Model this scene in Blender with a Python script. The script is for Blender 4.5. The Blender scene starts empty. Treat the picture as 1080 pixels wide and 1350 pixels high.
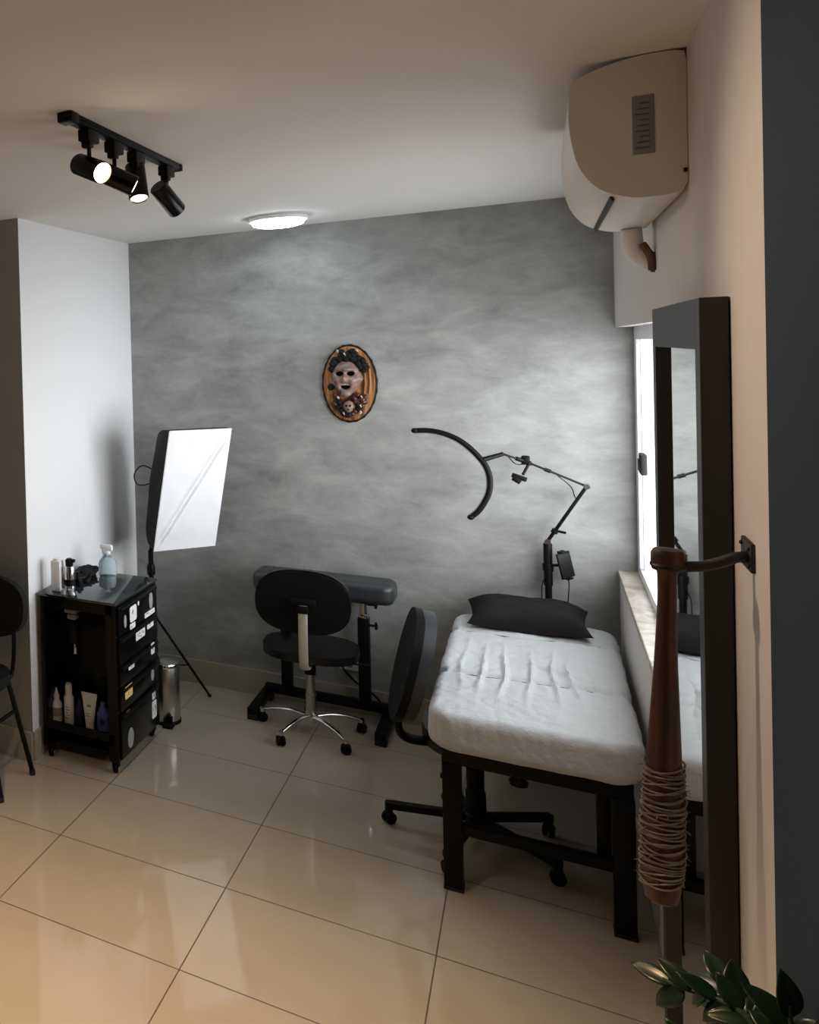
import bpy, bmesh, math, random
from mathutils import Vector, Matrix, noise
random.seed(7)
PI = math.pi
scene = bpy.context.scene
COL = scene.collection

# ------------------------------------------------------------------ materials
def new_mat(name):
    m = bpy.data.materials.new(name); m.use_nodes = True
    nt = m.node_tree
    return m, nt, nt.nodes['Principled BSDF']

def plain(name, col, rough=0.5, metal=0.0, bump=0.0, bscale=200.0, var=0.0, vscale=8.0, coat=0.0, spec=0.5):
    m, nt, b = new_mat(name)
    b.inputs['Base Color'].default_value = (*col, 1)
    b.inputs['Roughness'].default_value = rough
    b.inputs['Metallic'].default_value = metal
    b.inputs['Specular IOR Level'].default_value = spec
    if coat: b.inputs['Coat Weight'].default_value = coat; b.inputs['Coat Roughness'].default_value = 0.08
    tc = nt.nodes.new('ShaderNodeTexCoord')
    if var:
        n = nt.nodes.new('ShaderNodeTexNoise'); n.inputs['Scale'].default_value = vscale; n.inputs['Detail'].default_value = 5
        nt.links.new(tc.outputs['Object'], n.inputs['Vector'])
        r = nt.nodes.new('ShaderNodeValToRGB')
        r.color_ramp.elements[0].position = .3; r.color_ramp.elements[1].position = .7
        r.color_ramp.elements[0].color = (*[c*(1-var) for c in col], 1)
        r.color_ramp.elements[1].color = (*[min(1, c*(1+var)) for c in col], 1)
        nt.links.new(n.outputs['Fac'], r.inputs['Fac']); nt.links.new(r.outputs['Color'], b.inputs['Base Color'])
    if bump:
        n = nt.nodes.new('ShaderNodeTexNoise'); n.inputs['Scale'].default_value = bscale; n.inputs['Detail'].default_value = 4
        nt.links.new(tc.outputs['Object'], n.inputs['Vector'])
        bp = nt.nodes.new('ShaderNodeBump'); bp.inputs['Strength'].default_value = bump; bp.inputs['Distance'].default_value = .004
        nt.links.new(n.outputs['Fac'], bp.inputs['Height']); nt.links.new(bp.outputs['Normal'], b.inputs['Normal'])
    return m

def glow(name, col, strength):
    m, nt, b = new_mat(name)
    b.inputs['Base Color'].default_value = (.8, .8, .8, 1)
    b.inputs['Emission Color'].default_value = (*col, 1); b.inputs['Emission Strength'].default_value = strength
    return m

M = {}
M['white_wall'] = plain('white_wall_paint', (.74, .74, .745), .75, bump=.12, bscale=240)
M['warm_wall'] = plain('right_wall_paint', (.63, .60, .575), .8, bump=.12, bscale=240)
M['ceiling'] = plain('ceiling_paint', (.72, .71, .69), .85, bump=.05, bscale=120)
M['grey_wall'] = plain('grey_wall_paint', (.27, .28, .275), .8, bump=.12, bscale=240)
M['slate_wall'] = plain('slate_wall_paint', (.016, .031, .050), .85, spec=.2, bump=.15, bscale=300)
M['baseboard'] = plain('baseboard_tile', (.36, .325, .27), .22, var=.06, vscale=6)
M['black_metal'] = plain('black_powder_coat', (.004, .004, .0045), .42, spec=.15, bump=.05, bscale=600)
M['black_plastic'] = plain('black_plastic', (.004, .004, .0045), .5, spec=.14)
M['black_gloss'] = plain('black_gloss_paint', (.0025, .0025, .003), .22, spec=.22)
M['black_leather'] = plain('black_leatherette', (.004, .0042, .0045), .27, spec=.4, bump=.25, bscale=420)
M['grey_leather'] = plain('charcoal_leatherette', (.026, .031, .035), .34, bump=.25, bscale=420)
M['black_fabric'] = plain('black_fabric', (.006, .006, .0065), .85, spec=.3, bump=.4, bscale=700)
M['chrome'] = plain('chrome', (.72, .72, .72), .12, 1.0)
M['steel'] = plain('brushed_steel', (.52, .51, .49), .26, 1.0, bump=.06, bscale=90)
M['alloy'] = plain('satin_alloy', (.60, .57, .50), .42, .6)
M['softbox_black'] = plain('softbox_black_nylon', (.006, .006, .0065), .7, spec=.3, bump=.3, bscale=300)
M['softbox_white'] = plain('softbox_white_nylon', (.86, .87, .90), .75, bump=.25, bscale=35)
M['ac_white'] = plain('ac_white_plastic', (.66, .63, .585), .45)
M['ac_label'] = plain('ac_label_grey', (.22, .215, .20), .6)
M['ac_mark'] = plain('ac_label_print', (.10, .098, .09), .6)
M['pvc'] = plain('white_pvc', (.70, .68, .64), .5)
M['dark_hole'] = plain('brown_putty', (.10, .06, .04), .9, bump=.4, bscale=60)
M['window_white'] = plain('window_white_aluminium', (.80, .82, .84), .35)
M['rubber'] = plain('black_rubber', (.005, .005, .005), .7)
M['white_plastic'] = plain('white_plastic', (.86, .86, .86), .4)
M['paper'] = plain('white_paper', (.78, .79, .80), .7)
M['grey_print'] = plain('grey_print', (.30, .30, .31), .7)
M['yellow_paper'] = plain('yellow_sticker', (.82, .62, .16), .6)
M['red_paper'] = plain('red_sticker', (.22, .035, .035), .6)
M['navy'] = plain('navy_plastic', (.012, .018, .07), .4)
M['blue'] = plain('blue_plastic', (.075, .11, .38), .38)
M['cap_grey'] = plain('grey_plastic', (.20, .20, .20), .5)
M['frame_black'] = plain('mirror_frame_black', (.0035, .003, .003), .50, spec=.7)
M['bat_wire'] = plain('barbed_wire', (.16, .135, .115), .5, .35, var=.3, vscale=60)
M['iron'] = plain('dark_iron', (.030, .028, .028), .45, .5, var=.3, vscale=40)
M['pillow'] = plain('charcoal_cushion', (.014, .0125, .0115), .95, spec=.2, bump=.5, bscale=260, var=.2, vscale=14)
M['leaf'] = plain('leaf_green', (.008, .026, .010), .30, var=.35, vscale=9)
M['stem'] = plain('stem_green', (.030, .060, .025), .5)
M['soil'] = plain('soil', (.03, .02, .014), .95, bump=.6, bscale=60)
M['led'] = glow('led_diffuser', (.80, .93, 1.0), 22.0)
M['lens_hot'] = glow('spot_lens_warm', (1.0, .78, .52), 50.0)
M['lens'] = glow('spot_lens_side', (1.0, .90, .74), 6.0)

# sheet: thin white non-woven fabric
m, nt, b = new_mat('white_sheet_fabric'); M['sheet'] = m
b.inputs['Base Color'].default_value = (.56, .58, .59, 1); b.inputs['Roughness'].default_value = .8
tc = nt.nodes.new('ShaderNodeTexCoord')
n1 = nt.nodes.new('ShaderNodeTexNoise'); n1.inputs['Scale'].default_value = 38; n1.inputs['Detail'].default_value = 6
nt.links.new(tc.outputs['Object'], n1.inputs['Vector'])
bp = nt.nodes.new('ShaderNodeBump'); bp.inputs['Strength'].default_value = .6; bp.inputs['Distance'].default_value = .008
nt.links.new(n1.outputs['Fac'], bp.inputs['Height']); nt.links.new(bp.outputs['Normal'], b.inputs['Normal'])

# burnished cement on the rear wall
m, nt, b = new_mat('burnished_cement'); M['cement'] = m
tc = nt.nodes.new('ShaderNodeTexCoord')
mp = nt.nodes.new('ShaderNodeMapping'); mp.inputs['Scale'].default_value = (1.0, 1.0, 2.1); mp.inputs['Rotation'].default_value = (0, math.radians(7), 0)
nt.links.new(tc.outputs['Object'], mp.inputs['Vector'])
na = nt.nodes.new('ShaderNodeTexNoise'); na.inputs['Scale'].default_value = 3.6; na.inputs['Detail'].default_value = 10; na.inputs['Roughness'].default_value = .70; na.inputs['Distortion'].default_value = .35
nb = nt.nodes.new('ShaderNodeTexNoise'); nb.inputs['Scale'].default_value = 1.0; nb.inputs['Detail'].default_value = 3; nb.inputs['Distortion'].default_value = .2
nt.links.new(mp.outputs['Vector'], na.inputs['Vector']); nt.links.new(mp.outputs['Vector'], nb.inputs['Vector'])
mx = nt.nodes.new('ShaderNodeMath'); mx.operation = 'MULTIPLY_ADD'; mx.inputs[1].default_value = .7
sc = nt.nodes.new('ShaderNodeMath'); sc.operation = 'MULTIPLY'; sc.inputs[1].default_value = .3
nt.links.new(nb.outputs['Fac'], sc.inputs[0]); nt.links.new(na.outputs['Fac'], mx.inputs[0]); nt.links.new(sc.outputs[0], mx.inputs[2])
cr = nt.nodes.new('ShaderNodeValToRGB'); e = cr.color_ramp.elements
e[0].position = .30; e[0].color = (.150, .153, .146, 1); e[1].position = .72; e[1].color = (.42, .422, .405, 1)
k = e.new(.5); k.color = (.275, .279, .267, 1)
nt.links.new(mx.outputs[0], cr.inputs['Fac']); nt.links.new(cr.outputs['Color'], b.inputs['Base Color'])
rr = nt.nodes.new('ShaderNodeMapRange'); rr.inputs['To Min'].default_value = .62; rr.inputs['To Max'].default_value = .42
nt.links.new(mx.outputs[0], rr.inputs['Value']); nt.links.new(rr.outputs['Result'], b.inputs['Roughness'])
bp = nt.nodes.new('ShaderNodeBump'); bp.inputs['Strength'].default_value = .15; bp.inputs['Distance'].default_value = .02
nt.links.new(na.outputs['Fac'], bp.inputs['Height']); nt.links.new(bp.outputs['Normal'], b.inputs['Normal'])

# polished porcelain floor with thin dark joints
TX, TX0, TY, TY0 = .6586, -.9555, .4985, 2.640
m, nt, b = new_mat('polished_porcelain'); M['floor'] = m
tc = nt.nodes.new('ShaderNodeTexCoord'); sx = nt.nodes.new('ShaderNodeSeparateXYZ')
nt.links.new(tc.outputs['Object'], sx.inputs['Vector'])
def line_mask(sock, t, t0, w):
    a = nt.nodes.new('ShaderNodeMath'); a.operation = 'MULTIPLY_ADD'; a.inputs[1].default_value = 1/t; a.inputs[2].default_value = -t0/t + .5 + 100
    nt.links.new(sock, a.inputs[0])
    f = nt.nodes.new('ShaderNodeMath'); f.operation = 'FRACT'; nt.links.new(a.outputs[0], f.inputs[0])
    s = nt.nodes.new('ShaderNodeMath'); s.operation = 'SUBTRACT'; s.inputs[1].default_value = .5; nt.links.new(f.outputs[0], s.inputs[0])
    g = nt.nodes.new('ShaderNodeMath'); g.operation = 'ABSOLUTE'; nt.links.new(s.outputs[0], g.inputs[0])
    c = nt.nodes.new('ShaderNodeMath'); c.operation = 'LESS_THAN'; c.inputs[1].default_value = w/t/2; nt.links.new(g.outputs[0], c.inputs[0])
    return c.outputs[0]
mx1 = line_mask(sx.outputs['X'], TX, TX0, .0042); my1 = line_mask(sx.outputs['Y'], TY, TY0, .0050)
mm = nt.nodes.new('ShaderNodeMath'); mm.operation = 'MAXIMUM'; nt.links.new(mx1, mm.inputs[0]); nt.links.new(my1, mm.inputs[1])
nf = nt.nodes.new('ShaderNodeTexNoise'); nf.inputs['Scale'].default_value = 2.2; nf.inputs['Detail'].default_value = 8; nf.inputs['Roughness'].default_value = .6
nt.links.new(tc.outputs['Object'], nf.inputs['Vector'])
fr = nt.nodes.new('ShaderNodeValToRGB'); fr.color_ramp.elements[0].position = .3; fr.color_ramp.elements[1].position = .7
fr.color_ramp.elements[0].color = (.37, .322, .258, 1); fr.color_ramp.elements[1].color = (.42, .365, .292, 1)
nt.links.new(nf.outputs['Fac'], fr.inputs['Fac'])
mc = nt.nodes.new('ShaderNodeMix'); mc.data_type = 'RGBA'
nt.links.new(mm.outputs[0], mc.inputs['Factor']); nt.links.new(fr.outputs['Color'], mc.inputs['A']); mc.inputs['B'].default_value = (.10, .075, .05, 1)
nt.links.new(mc.outputs['Result'], b.inputs['Base Color'])
ro = nt.nodes.new('ShaderNodeMapRange'); ro.inputs['To Min'].default_value = .07; ro.inputs['To Max'].default_value = .5
nt.links.new(mm.outputs[0], ro.inputs['Value']); nt.links.new(ro.outputs['Result'], b.inputs['Roughness'])

# light veined stone for the sill
m, nt, b = new_mat('travertine'); M['stone'] = m
tc = nt.nodes.new('ShaderNodeTexCoord')
n = nt.nodes.new('ShaderNodeTexNoise'); n.inputs['Scale'].default_value = 9; n.inputs['Detail'].default_value = 8; n.inputs['Distortion'].default_value = 1.5
nt.links.new(tc.outputs['Object'], n.inputs['Vector'])
r = nt.nodes.new('ShaderNodeValToRGB'); r.color_ramp.elements[0].position = .35; r.color_ramp.elements[1].position = .62
r.color_ramp.elements[0].color = (.30, .25, .20, 1); r.color_ramp.elements[1].color = (.62, .56, .48, 1)
nt.links.new(n.outputs['Fac'], r.inputs['Fac']); nt.links.new(r.outputs['Color'], b.inputs['Base Color']); b.inputs['Roughness'].default_value = .3

# woods
def wood(name, c0, c1, scale, rough, axis=(1, 1, .08)):
    m, nt, b = new_mat(name)
    tc = nt.nodes.new('ShaderNodeTexCoord'); mp = nt.nodes.new('ShaderNodeMapping'); mp.inputs['Scale'].default_value = axis
    n = nt.nodes.new('ShaderNodeTexNoise'); n.inputs['Scale'].default_value = scale; n.inputs['Detail'].default_value = 6; n.inputs['Distortion'].default_value = .4
    r = nt.nodes.new('ShaderNodeValToRGB'); r.color_ramp.elements[0].position = .35; r.color_ramp.elements[1].position = .65
    r.color_ramp.elements[0].color = (*c0, 1); r.color_ramp.elements[1].color = (*c1, 1)
    nt.links.new(tc.outputs['Object'], mp.inputs['Vector']); nt.links.new(mp.outputs['Vector'], n.inputs['Vector'])
    nt.links.new(n.outputs['Fac'], r.inputs['Fac']); nt.links.new(r.outputs['Color'], b.inputs['Base Color'])
    b.inputs['Roughness'].default_value = rough
    return m
M['bat_wood'] = wood('bat_wood', (.030, .008, .004), (.065, .019, .008), 90, .42)
M['plaque_wood'] = wood('plaque_wood', (.11, .040, .014), (.47, .22, .085), 55, .35, (1, 1, .05))
M['bark'] = plain('plaque_bark', (.007, .005, .004), .7, spec=.25, bump=.6, bscale=90)
M['skin'] = plain('mask_skin', (.22, .14, .115), .45, bump=.5, bscale=60, var=.35, vscale=30)
M['socket'] = plain('mask_dark', (.002, .001, .001), .9, spec=.0)
M['blood'] = plain('mask_dark_red', (.06, .015, .009), .35, var=.4, vscale=40)
M['bone'] = plain('mask_bone', (.60, .53, .42), .4)

# glasses
def glass(name, col, rough=0.0, mixf=.10):
    m, nt, b = new_mat(name)
    nt.nodes.remove(b); out = nt.nodes['Material Output']
    t = nt.nodes.new('ShaderNodeBsdfTransparent'); t.inputs['Color'].default_value = (*col, 1)
    g = nt.nodes.new('ShaderNodeBsdfGlossy'); g.inputs['Roughness'].default_value = max(rough, .02)
    x = nt.nodes.new('ShaderNodeMixShader'); x.inputs[0].default_value = mixf
    nt.links.new(t.outputs[0], x.inputs[1]); nt.links.new(g.outputs[0], x.inputs[2]); nt.links.new(x.outputs[0], out.inputs['Surface'])
    return m
M['window_glass'] = glass('window_glass', (.97, .99, 1.0), .02, .06)
m, nt, b = new_mat('bottle_plastic'); M['bottle_clear'] = m
b.inputs['Base Color'].default_value = (.66, .80, .84, 1); b.inputs['Roughness'].default_value = .15; b.inputs['Transmission Weight'].default_value = .8; b.inputs['IOR'].default_value = 1.2
m, nt, b = new_mat('clear_cup_plastic'); M['cup'] = m
b.inputs['Base Color'].default_value = (.8, .82, .82, 1); b.inputs['Roughness'].default_value = .15; b.inputs['Transmission Weight'].default_value = .6; b.inputs['IOR'].default_value = 1.2
m, nt, b = new_mat('silvered_mirror'); M['mirror'] = m
b.inputs['Base Color'].default_value = (.84, .87, .86, 1); b.inputs['Metallic'].default_value = 1; b.inputs['Roughness'].default_value = .015
m, nt, b = new_mat('dark_glass_top'); M['glass_top'] = m
b.inputs['Base Color'].default_value = (.020, .026, .028, 1); b.inputs['Roughness'].default_value = .05; b.inputs['Specular IOR Level'].default_value = .9
m, nt, b = new_mat('dark_screen'); M['screen'] = m
b.inputs['Base Color'].default_value = (.005, .005, .006, 1); b.inputs['Roughness'].default_value = .35

# ------------------------------------------------------------------ mesh helpers
def frame_from(d, up=Vector((0, 0, 1))):
    d = Vector(d).normalized()
    if abs(d.dot(up)) > .999: up = Vector((0, 1, 0))
    x = up.cross(d).normalized(); y = d.cross(x)
    return Matrix((x, y, d)).transposed().to_4x4()

class MB:
    def __init__(s): s.bm = bmesh.new()
    def add(s, bm, mat=None):
        if mat is not None: bm.transform(mat)
        me = bpy.data.meshes.new('tmp'); bm.to_mesh(me); bm.free(); s.bm.from_mesh(me); bpy.data.meshes.remove(me); return s
    def box(s, c, d, rot=None, bev=0.0, seg=2):
        bm = bmesh.new(); bmesh.ops.create_cube(bm, size=1)
        bmesh.ops.scale(bm, vec=d, verts=bm.verts)
        if bev: bmesh.ops.bevel(bm, geom=bm.edges[:], offset=min(bev, min(d)*.49), segments=seg, affect='EDGES', profile=.5)
        mat = Matrix.Translation(c) @ (rot.to_4x4() if rot else Matrix())
        return s.add(bm, mat)
    def span(s, a, b, bev=0.0, seg=2):
        a, b = Vector(a), Vector(b)
        return s.box((a+b)/2, [max(abs(q), 1e-4) for q in (b-a)], bev=bev, seg=seg)
    def bar(s, p, q, w, h, bev=.002):
        p, q = Vector(p), Vector(q); d = q-p
        return s.box((p+q)/2, (w, h, d.length), rot=frame_from(d), bev=bev)
    def lathe(s, prof, seg=32, mat=None, cap=True):
        bm = bmesh.new(); rings = []
        for r, z in prof:
            rings.append([bm.verts.new((max(r, 1e-5)*math.cos(2*PI*i/seg), max(r, 1e-5)*math.sin(2*PI*i/seg), z)) for i in range(seg)])
        for a, b in zip(rings, rings[1:]):
            for i in range(seg): bm.faces.new((a[i], a[(i+1) % seg], b[(i+1) % seg], b[i]))
        if cap: bm.faces.new(rings[0][::-1]); bm.faces.new(rings[-1])
        return s.add(bm, mat)
    def cyl(s, p, q, r, r2=None, seg=20, bev=0.0):
        p, q = Vector(p), Vector(q); L = (q-p).length; r2 = r if r2 is None else r2
        prof = [(r, 0), (r2, L)] if not bev else [(r-bev, 0), (r, bev), (r2, L-bev), (r2-bev, L)]
        return s.lathe(prof, seg, Matrix.Translation(p) @ frame_from(q-p))
    def tube(s, pts, r, seg=12, flat=1.0, up=Vector((0, 0, 1)), cap=True):
        pts = [Vector(p) for p in pts]; n = len(pts)
        rs = r if isinstance(r, (list, tuple)) else [r]*n
        bm = bmesh.new(); rings = []; prev = None
        for i, p in enumerate(pts):
            d = (pts[min(i+1, n-1)]-pts[max(i-1, 0)]).normalized()
            if prev is None:
                x = up.cross(d)
                if x.length < 1e-3: x = Vector((1, 0, 0)).cross(d)
                x.normalize()
            else:
                x = (prev-d*prev.dot(d)).normalized()
            prev = x; y = d.cross(x)
            rings.append([bm.verts.new(p+x*(rs[i]*math.cos(2*PI*k/seg))+y*(rs[i]*flat*math.sin(2*PI*k/seg))) for k in range(seg)])
        for a, b in zip(rings, rings[1:]):
            for k in range(seg): bm.faces.new((a[k], a[(k+1) % seg], b[(k+1) % seg], b[k]))
        if cap: bm.faces.new(rings[0][::-1]); bm.faces.new(rings[-1])
        return s.add(bm)
    def prism(s, poly, h, mat=None, bev=0.0, seg=2):
        bm = bmesh.new()
        a = [bm.verts.new((x, y, 0)) for x, y in poly]; b = [bm.verts.new((x, y, h)) for x, y in poly]
        n = len(poly)
        fa = bm.faces.new(a[::-1]); fb = bm.faces.new(b)
        for i in range(n): bm.faces.new((a[i], a[(i+1) % n], b[(i+1) % n], b[i]))
        if bev:
            bmesh.ops.bevel(bm, geom=list(fa.edges)+list(fb.edges), offset=bev, segments=seg, affect='EDGES', profile=.5)
        bmesh.ops.recalc_face_normals(bm, faces=bm.faces)
        return s.add(bm, mat)
    def ball(s, c, d, rot=None, seg=24):
        bm = bmesh.new(); bmesh.ops.create_uvsphere(bm, u_segments=seg, v_segments=seg//2, radius=.5)
        bmesh.ops.scale(bm, vec=d if hasattr(d, '__len__') else (d, d, d), verts=bm.verts)
        return s.add(bm, Matrix.Translation(c) @ (rot.to_4x4() if rot else Matrix()))
    def mirror_fix(s):
        bmesh.ops.recalc_face_normals(s.bm, faces=s.bm.faces); return s
    def build(s, name, mat, parent=None, smooth=True, label=None):
        me = bpy.data.meshes.new(name)
        bmesh.ops.recalc_face_normals(s.bm, faces=s.bm.faces)
        s.bm.to_mesh(me); s.bm.free()
        o = bpy.data.objects.new(name, me); COL.objects.link(o)
        me.materials.append(mat)
        if smooth and len(me.polygons):
            me.polygons.foreach_set('use_smooth', [True]*len(me.polygons))
            me.set_sharp_from_angle(angle=math.radians(38))
        if parent is not None: o.parent = parent
        if label: o['label'] = label
        return o

def tag(o, label, cat, group=None):
    o['label'] = label; o['category'] = cat
    if group: o['group'] = group
    return o
def thing(name, label, cat, loc=(0, 0, 0), rz=0.0, group=None):
    o = bpy.data.objects.new(name, None); COL.objects.link(o); o.empty_display_size = .1
    o.location = loc; o.rotation_euler = (0, 0, rz)
    return tag(o, label, cat, group)
def struct(mb, name, mat, smooth=False):
    o = mb.build(name, mat, smooth=smooth); o['kind'] = 'structure'; return o
def ellipse(rx, ry, n=40, p=2.0):
    out = []
    for i in range(n):
        a = 2*PI*i/n; c, s_ = math.cos(a), math.sin(a)
        out.append((rx*math.copysign(abs(c)**(2/p), c), ry*math.copysign(abs(s_)**(2/p), s_)))
    return out
def rrect(w, h, r, n=6):
    out = []
    for cx, cy, a0 in ((w/2-r, h/2-r, 0), (-w/2+r, h/2-r, PI/2), (-w/2+r, -h/2+r, PI), (w/2-r, -h/2+r, 1.5*PI)):
        for i in range(n+1):
            a = a0+PI/2*i/n; out.append((cx+r*math.cos(a), cy+r*math.sin(a)))
    return out
def arc_pts(c, u, v, r, a0, a1, n):
    c, u, v = Vector(c), Vector(u), Vector(v)
    return [c+u*(r*math.cos(a0+(a1-a0)*i/n))+v*(r*math.sin(a0+(a1-a0)*i/n)) for i in range(n+1)]
def spline(pts, n=8):
    pts = [Vector(p) for p in pts]; out = []
    P = [pts[0]*2-pts[1]]+pts+[pts[-1]*2-pts[-2]]
    for i in range(1, len(P)-2):
        for k in range(n):
            t = k/n; a, b_, c, d = P[i-1:i+3]
            out.append(.5*((2*b_)+(c-a)*t+(2*a-5*b_+4*c-d)*t*t+(3*b_-a-3*c+d)*t**3))
    out.append(pts[-1]); return out

def pad(cx, cy, z0, z1, hx, hy, R, r, nx, ny, nz, disp=None):
    hz = (z1-z0)/2
    bm = bmesh.new(); cache = {}
    def vert(i, j, k):
        key = (i, j, k)
        if key in cache: return cache[key]
        x = -hx+2*hx*i/nx; y = -hy+2*hy*j/ny; z = -hz+2*hz*k/nz
        qx, qy = max(-(hx-R), min(hx-R, x)), max(-(hy-R), min(hy-R, y))
        dx, dy = x-qx, y-qy; mlen = max(abs(dx), abs(dy)); l = math.hypot(dx, dy)
        if l > 1e-9: dx, dy = dx/l*mlen, dy/l*mlen
        px, py = qx+dx, qy+dy
        if mlen > 1e-9: inset = R-mlen; nrm = Vector((dx, dy, 0)).normalized()
        else: inset = R; nrm = Vector((0, 0, 0))
        a = max(0, r-inset); b_ = max(0, abs(z)-(hz-r))
        if a > 0 and b_ > 0:
            mm_ = max(a, b_); hyp = math.hypot(a, b_); na_, nb_ = a/hyp*mm_, b_/hyp*mm_
            px += nrm.x*(na_-a); py += nrm.y*(na_-a); z = math.copysign(hz-r+nb_, z)
        co = Vector((px+cx, py+cy, z+hz+z0))
        if disp: co = disp(co, nrm, inset, k/nz)
        cache[key] = bm.verts.new(co); return cache[key]
    for i in range(nx):
        for j in range(ny):
            bm.faces.new((vert(i, j, nz), vert(i+1, j, nz), vert(i+1, j+1, nz), vert(i, j+1, nz)))
            bm.faces.new((vert(i, j, 0), vert(i, j+1, 0), vert(i+1, j+1, 0), vert(i+1, j, 0)))
    for k in range(nz):
        for i in range(nx):
            bm.faces.new((vert(i, 0, k), vert(i+1, 0, k), vert(i+1, 0, k+1), vert(i, 0, k+1)))
            bm.faces.new((vert(i, ny, k), vert(i, ny, k+1), vert(i+1, ny, k+1), vert(i+1, ny, k)))
        for j in range(ny):
            bm.faces.new((vert(0, j, k), vert(0, j, k+1), vert(0, j+1, k+1), vert(0, j+1, k)))
            bm.faces.new((vert(nx, j, k), vert(nx, j+1, k), vert(nx, j+1, k+1), vert(nx, j, k+1)))
    return bm

# ------------------------------------------------------------------ the room
YB, XL, XR, H, YS = 5.027, -2.014, .285, 2.6, 3.66
XF, YF = -4.6, -2.2
struct(MB().span((XF-.1, YF-.1, -.12), (XR+.3, YB+.15, 0)), 'floor', M['floor'])
struct(MB().span((XF-.1, YF-.1, H), (XR+.3, YB+.15, H+.12)), 'ceiling', M['ceiling'])
struct(MB().span((XL-.12, YB, 0), (XR+.3, YB+.15, H)), 'wall_back', M['cement'])
mb = MB().prism([(XF, YS), (XL, YS), (XL, YB), (XL-.12, YB), (XL-.12, YS+.12), (XF, YS+.12)], H)
o = struct(mb, 'wall_left', M['white_wall'])
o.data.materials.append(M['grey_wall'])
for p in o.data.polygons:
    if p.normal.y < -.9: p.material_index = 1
struct(MB().span((XF-.1, YF, 0), (XF, YS+.12, H)), 'wall_far_left', M['white_wall'])
struct(MB().span((XF, YF-.1, 0), (XR+.3, YF, H)), 'wall_front', M['white_wall'])
W0, W1, WZ0, WZ1 = 3.15, YB, .862, 1.99          # window opening
mb = MB()
mb.span((XR, YF, 0), (XR+.2, W0, H)); mb.span((XR, W0, 0), (XR+.2, W1, WZ0)); mb.span((XR, W0, WZ1), (XR+.2, W1, H))
struct(mb, 'wall_right', M['warm_wall'])
struct(MB().span((.258, YF, 0), (XR, 1.660, H)), 'wall_right_pilaster', M['slate_wall'])
mb = MB().span((XL, YB-.014, 0), (XR, YB, .137), bev=.002)
struct(mb, 'baseboard_back', M['baseboard'])
struct(MB().span((XF, YS-.014, 0), (XL+.0, YS, .137), bev=.002), 'baseboard_front', M['baseboard'])
struct(MB().span((XL, YS, 0), (XL+.012, YB-.014, .137), bev=.002), 'baseboard_left', M['baseboard'])

# window
wx = .350
mb = MB()
mb.span((wx, W0, WZ1-.056), (wx+.05, W1, WZ1)); mb.span((wx, W0, WZ0+.02), (wx+.05, W1, WZ0+.062))
mb.span((wx, W1-.10, WZ0+.06), (wx+.05, W1-.005, WZ1-.056)); mb.span((wx, W0, WZ0+.06), (wx+.05, W0+.05, WZ1-.056))
mb.span((wx+.01, 4.02, WZ0+.06), (wx+.045, 4.08, WZ1-.056)); mb.span((wx+.012, W1-.155, WZ0+.06), (wx+.03, W1-.115, WZ1-.056))
win = struct(mb, 'window_1', M['window_white'])
g = MB().span((wx+.030, W0+.04, WZ0+.055), (wx+.036, W1-.10, WZ1-.05)).build('window_pane', M['window_glass'], win); g['kind'] = 'structure'
g = MB().box((wx-.006, 4.62, 1.42), (.022, .10, .085), bev=.006).box((wx-.018, 4.60, 1.42), (.012, .03, .05), bev=.004).build('window_latch', M['rubber'], win, label='black window latch'); g['kind'] = 'structure'
s = struct(MB().span((XR-.006, W0, WZ0), (wx+.05, W1, WZ0+.024), bev=.004), 'window_sill', M['stone'])

# ------------------------------------------------------------------ oval plaque with a sculpted mask
t = thing('wall_plaque', 'oval wooden plaque with a gruesome sculpted face mounted on the grey rear wall', 'wall sculpture', (-.813, YB, 1.745))
R90 = Matrix.Rotation(PI/2, 4, 'X')                      # xy -> xz, extruded towards -y
MB().prism(ellipse(.123, .196, 56), .022, R90, bev=.006).build('board', M['plaque_wood'], t)
rim = [Vector((.125*math.cos(a), -.012, .198*math.sin(a))) for a in [2*PI*i/60 for i in range(61)]]
MB().tube(rim, [.008+.002*math.sin(i*2.3) for i in range(61)], 8).build('bark_rim', M['bark'], t)
bm = bmesh.new(); bmesh.ops.create_uvsphere(bm, u_segments=64, v_segments=48, radius=1)
for v in bm.verts:
    x, y, z = v.co
    w = 1.0 - .30*max(0, -z)**1.3 + .05*max(0, z)
    X, Y, Z = x*.070*w, y*.056, z*.094
    def dent(cx, cz, rx, rz, d):
        q = ((X-cx)/rx)**2+((Z-cz)/rz)**2
        return d*math.exp(-q*1.6)
    if y < 0.2:
        Y += dent(-.024, .026, .021, .016, .036)+dent(.024, .027, .021, .016, .036)
        Y -= dent(0, .004, .010, .026, .020)+dent(-.038, -.008, .015, .014, .012)+dent(.038, -.008, .015, .014, .014)
        Y -= dent(0, .050, .055, .011, .014)+dent(0, -.082, .020, .016, .012)
        Y += dent(.000, -.040, .028, .020, .040)
    X += .016*math.exp(-(((X-.062)/.012)**2+((Z-.0)/.016)**2))
    nz = noise.noise(Vector((X, Y, Z))*70)*.004
    v.co = (X+nz-.012, Y-.030+nz, Z+.026)
MB().add(bm).build('face', M['skin'], t)
for ex in (-.037, .013): MB().ball((ex, -.058, .053), (.040, .026, .028)).build('eye_socket', M['socket'], t)
MB().ball((-.012, -.054, -.012), (.052, .026, .032)).build('mouth', M['socket'], t)
mb = MB()
for i in range(8): mb.cyl((-.030+i*.005, -.067, .001), (-.030+i*.005, -.068, -.008), .0022, .0006, 8)
mb.build('teeth', M['bone'], t)
MB().ball((-.012, -.054, -.052), (.050, .040, .036), seg=20).build('jaw', M['skin'], t)
mb = MB()
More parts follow.
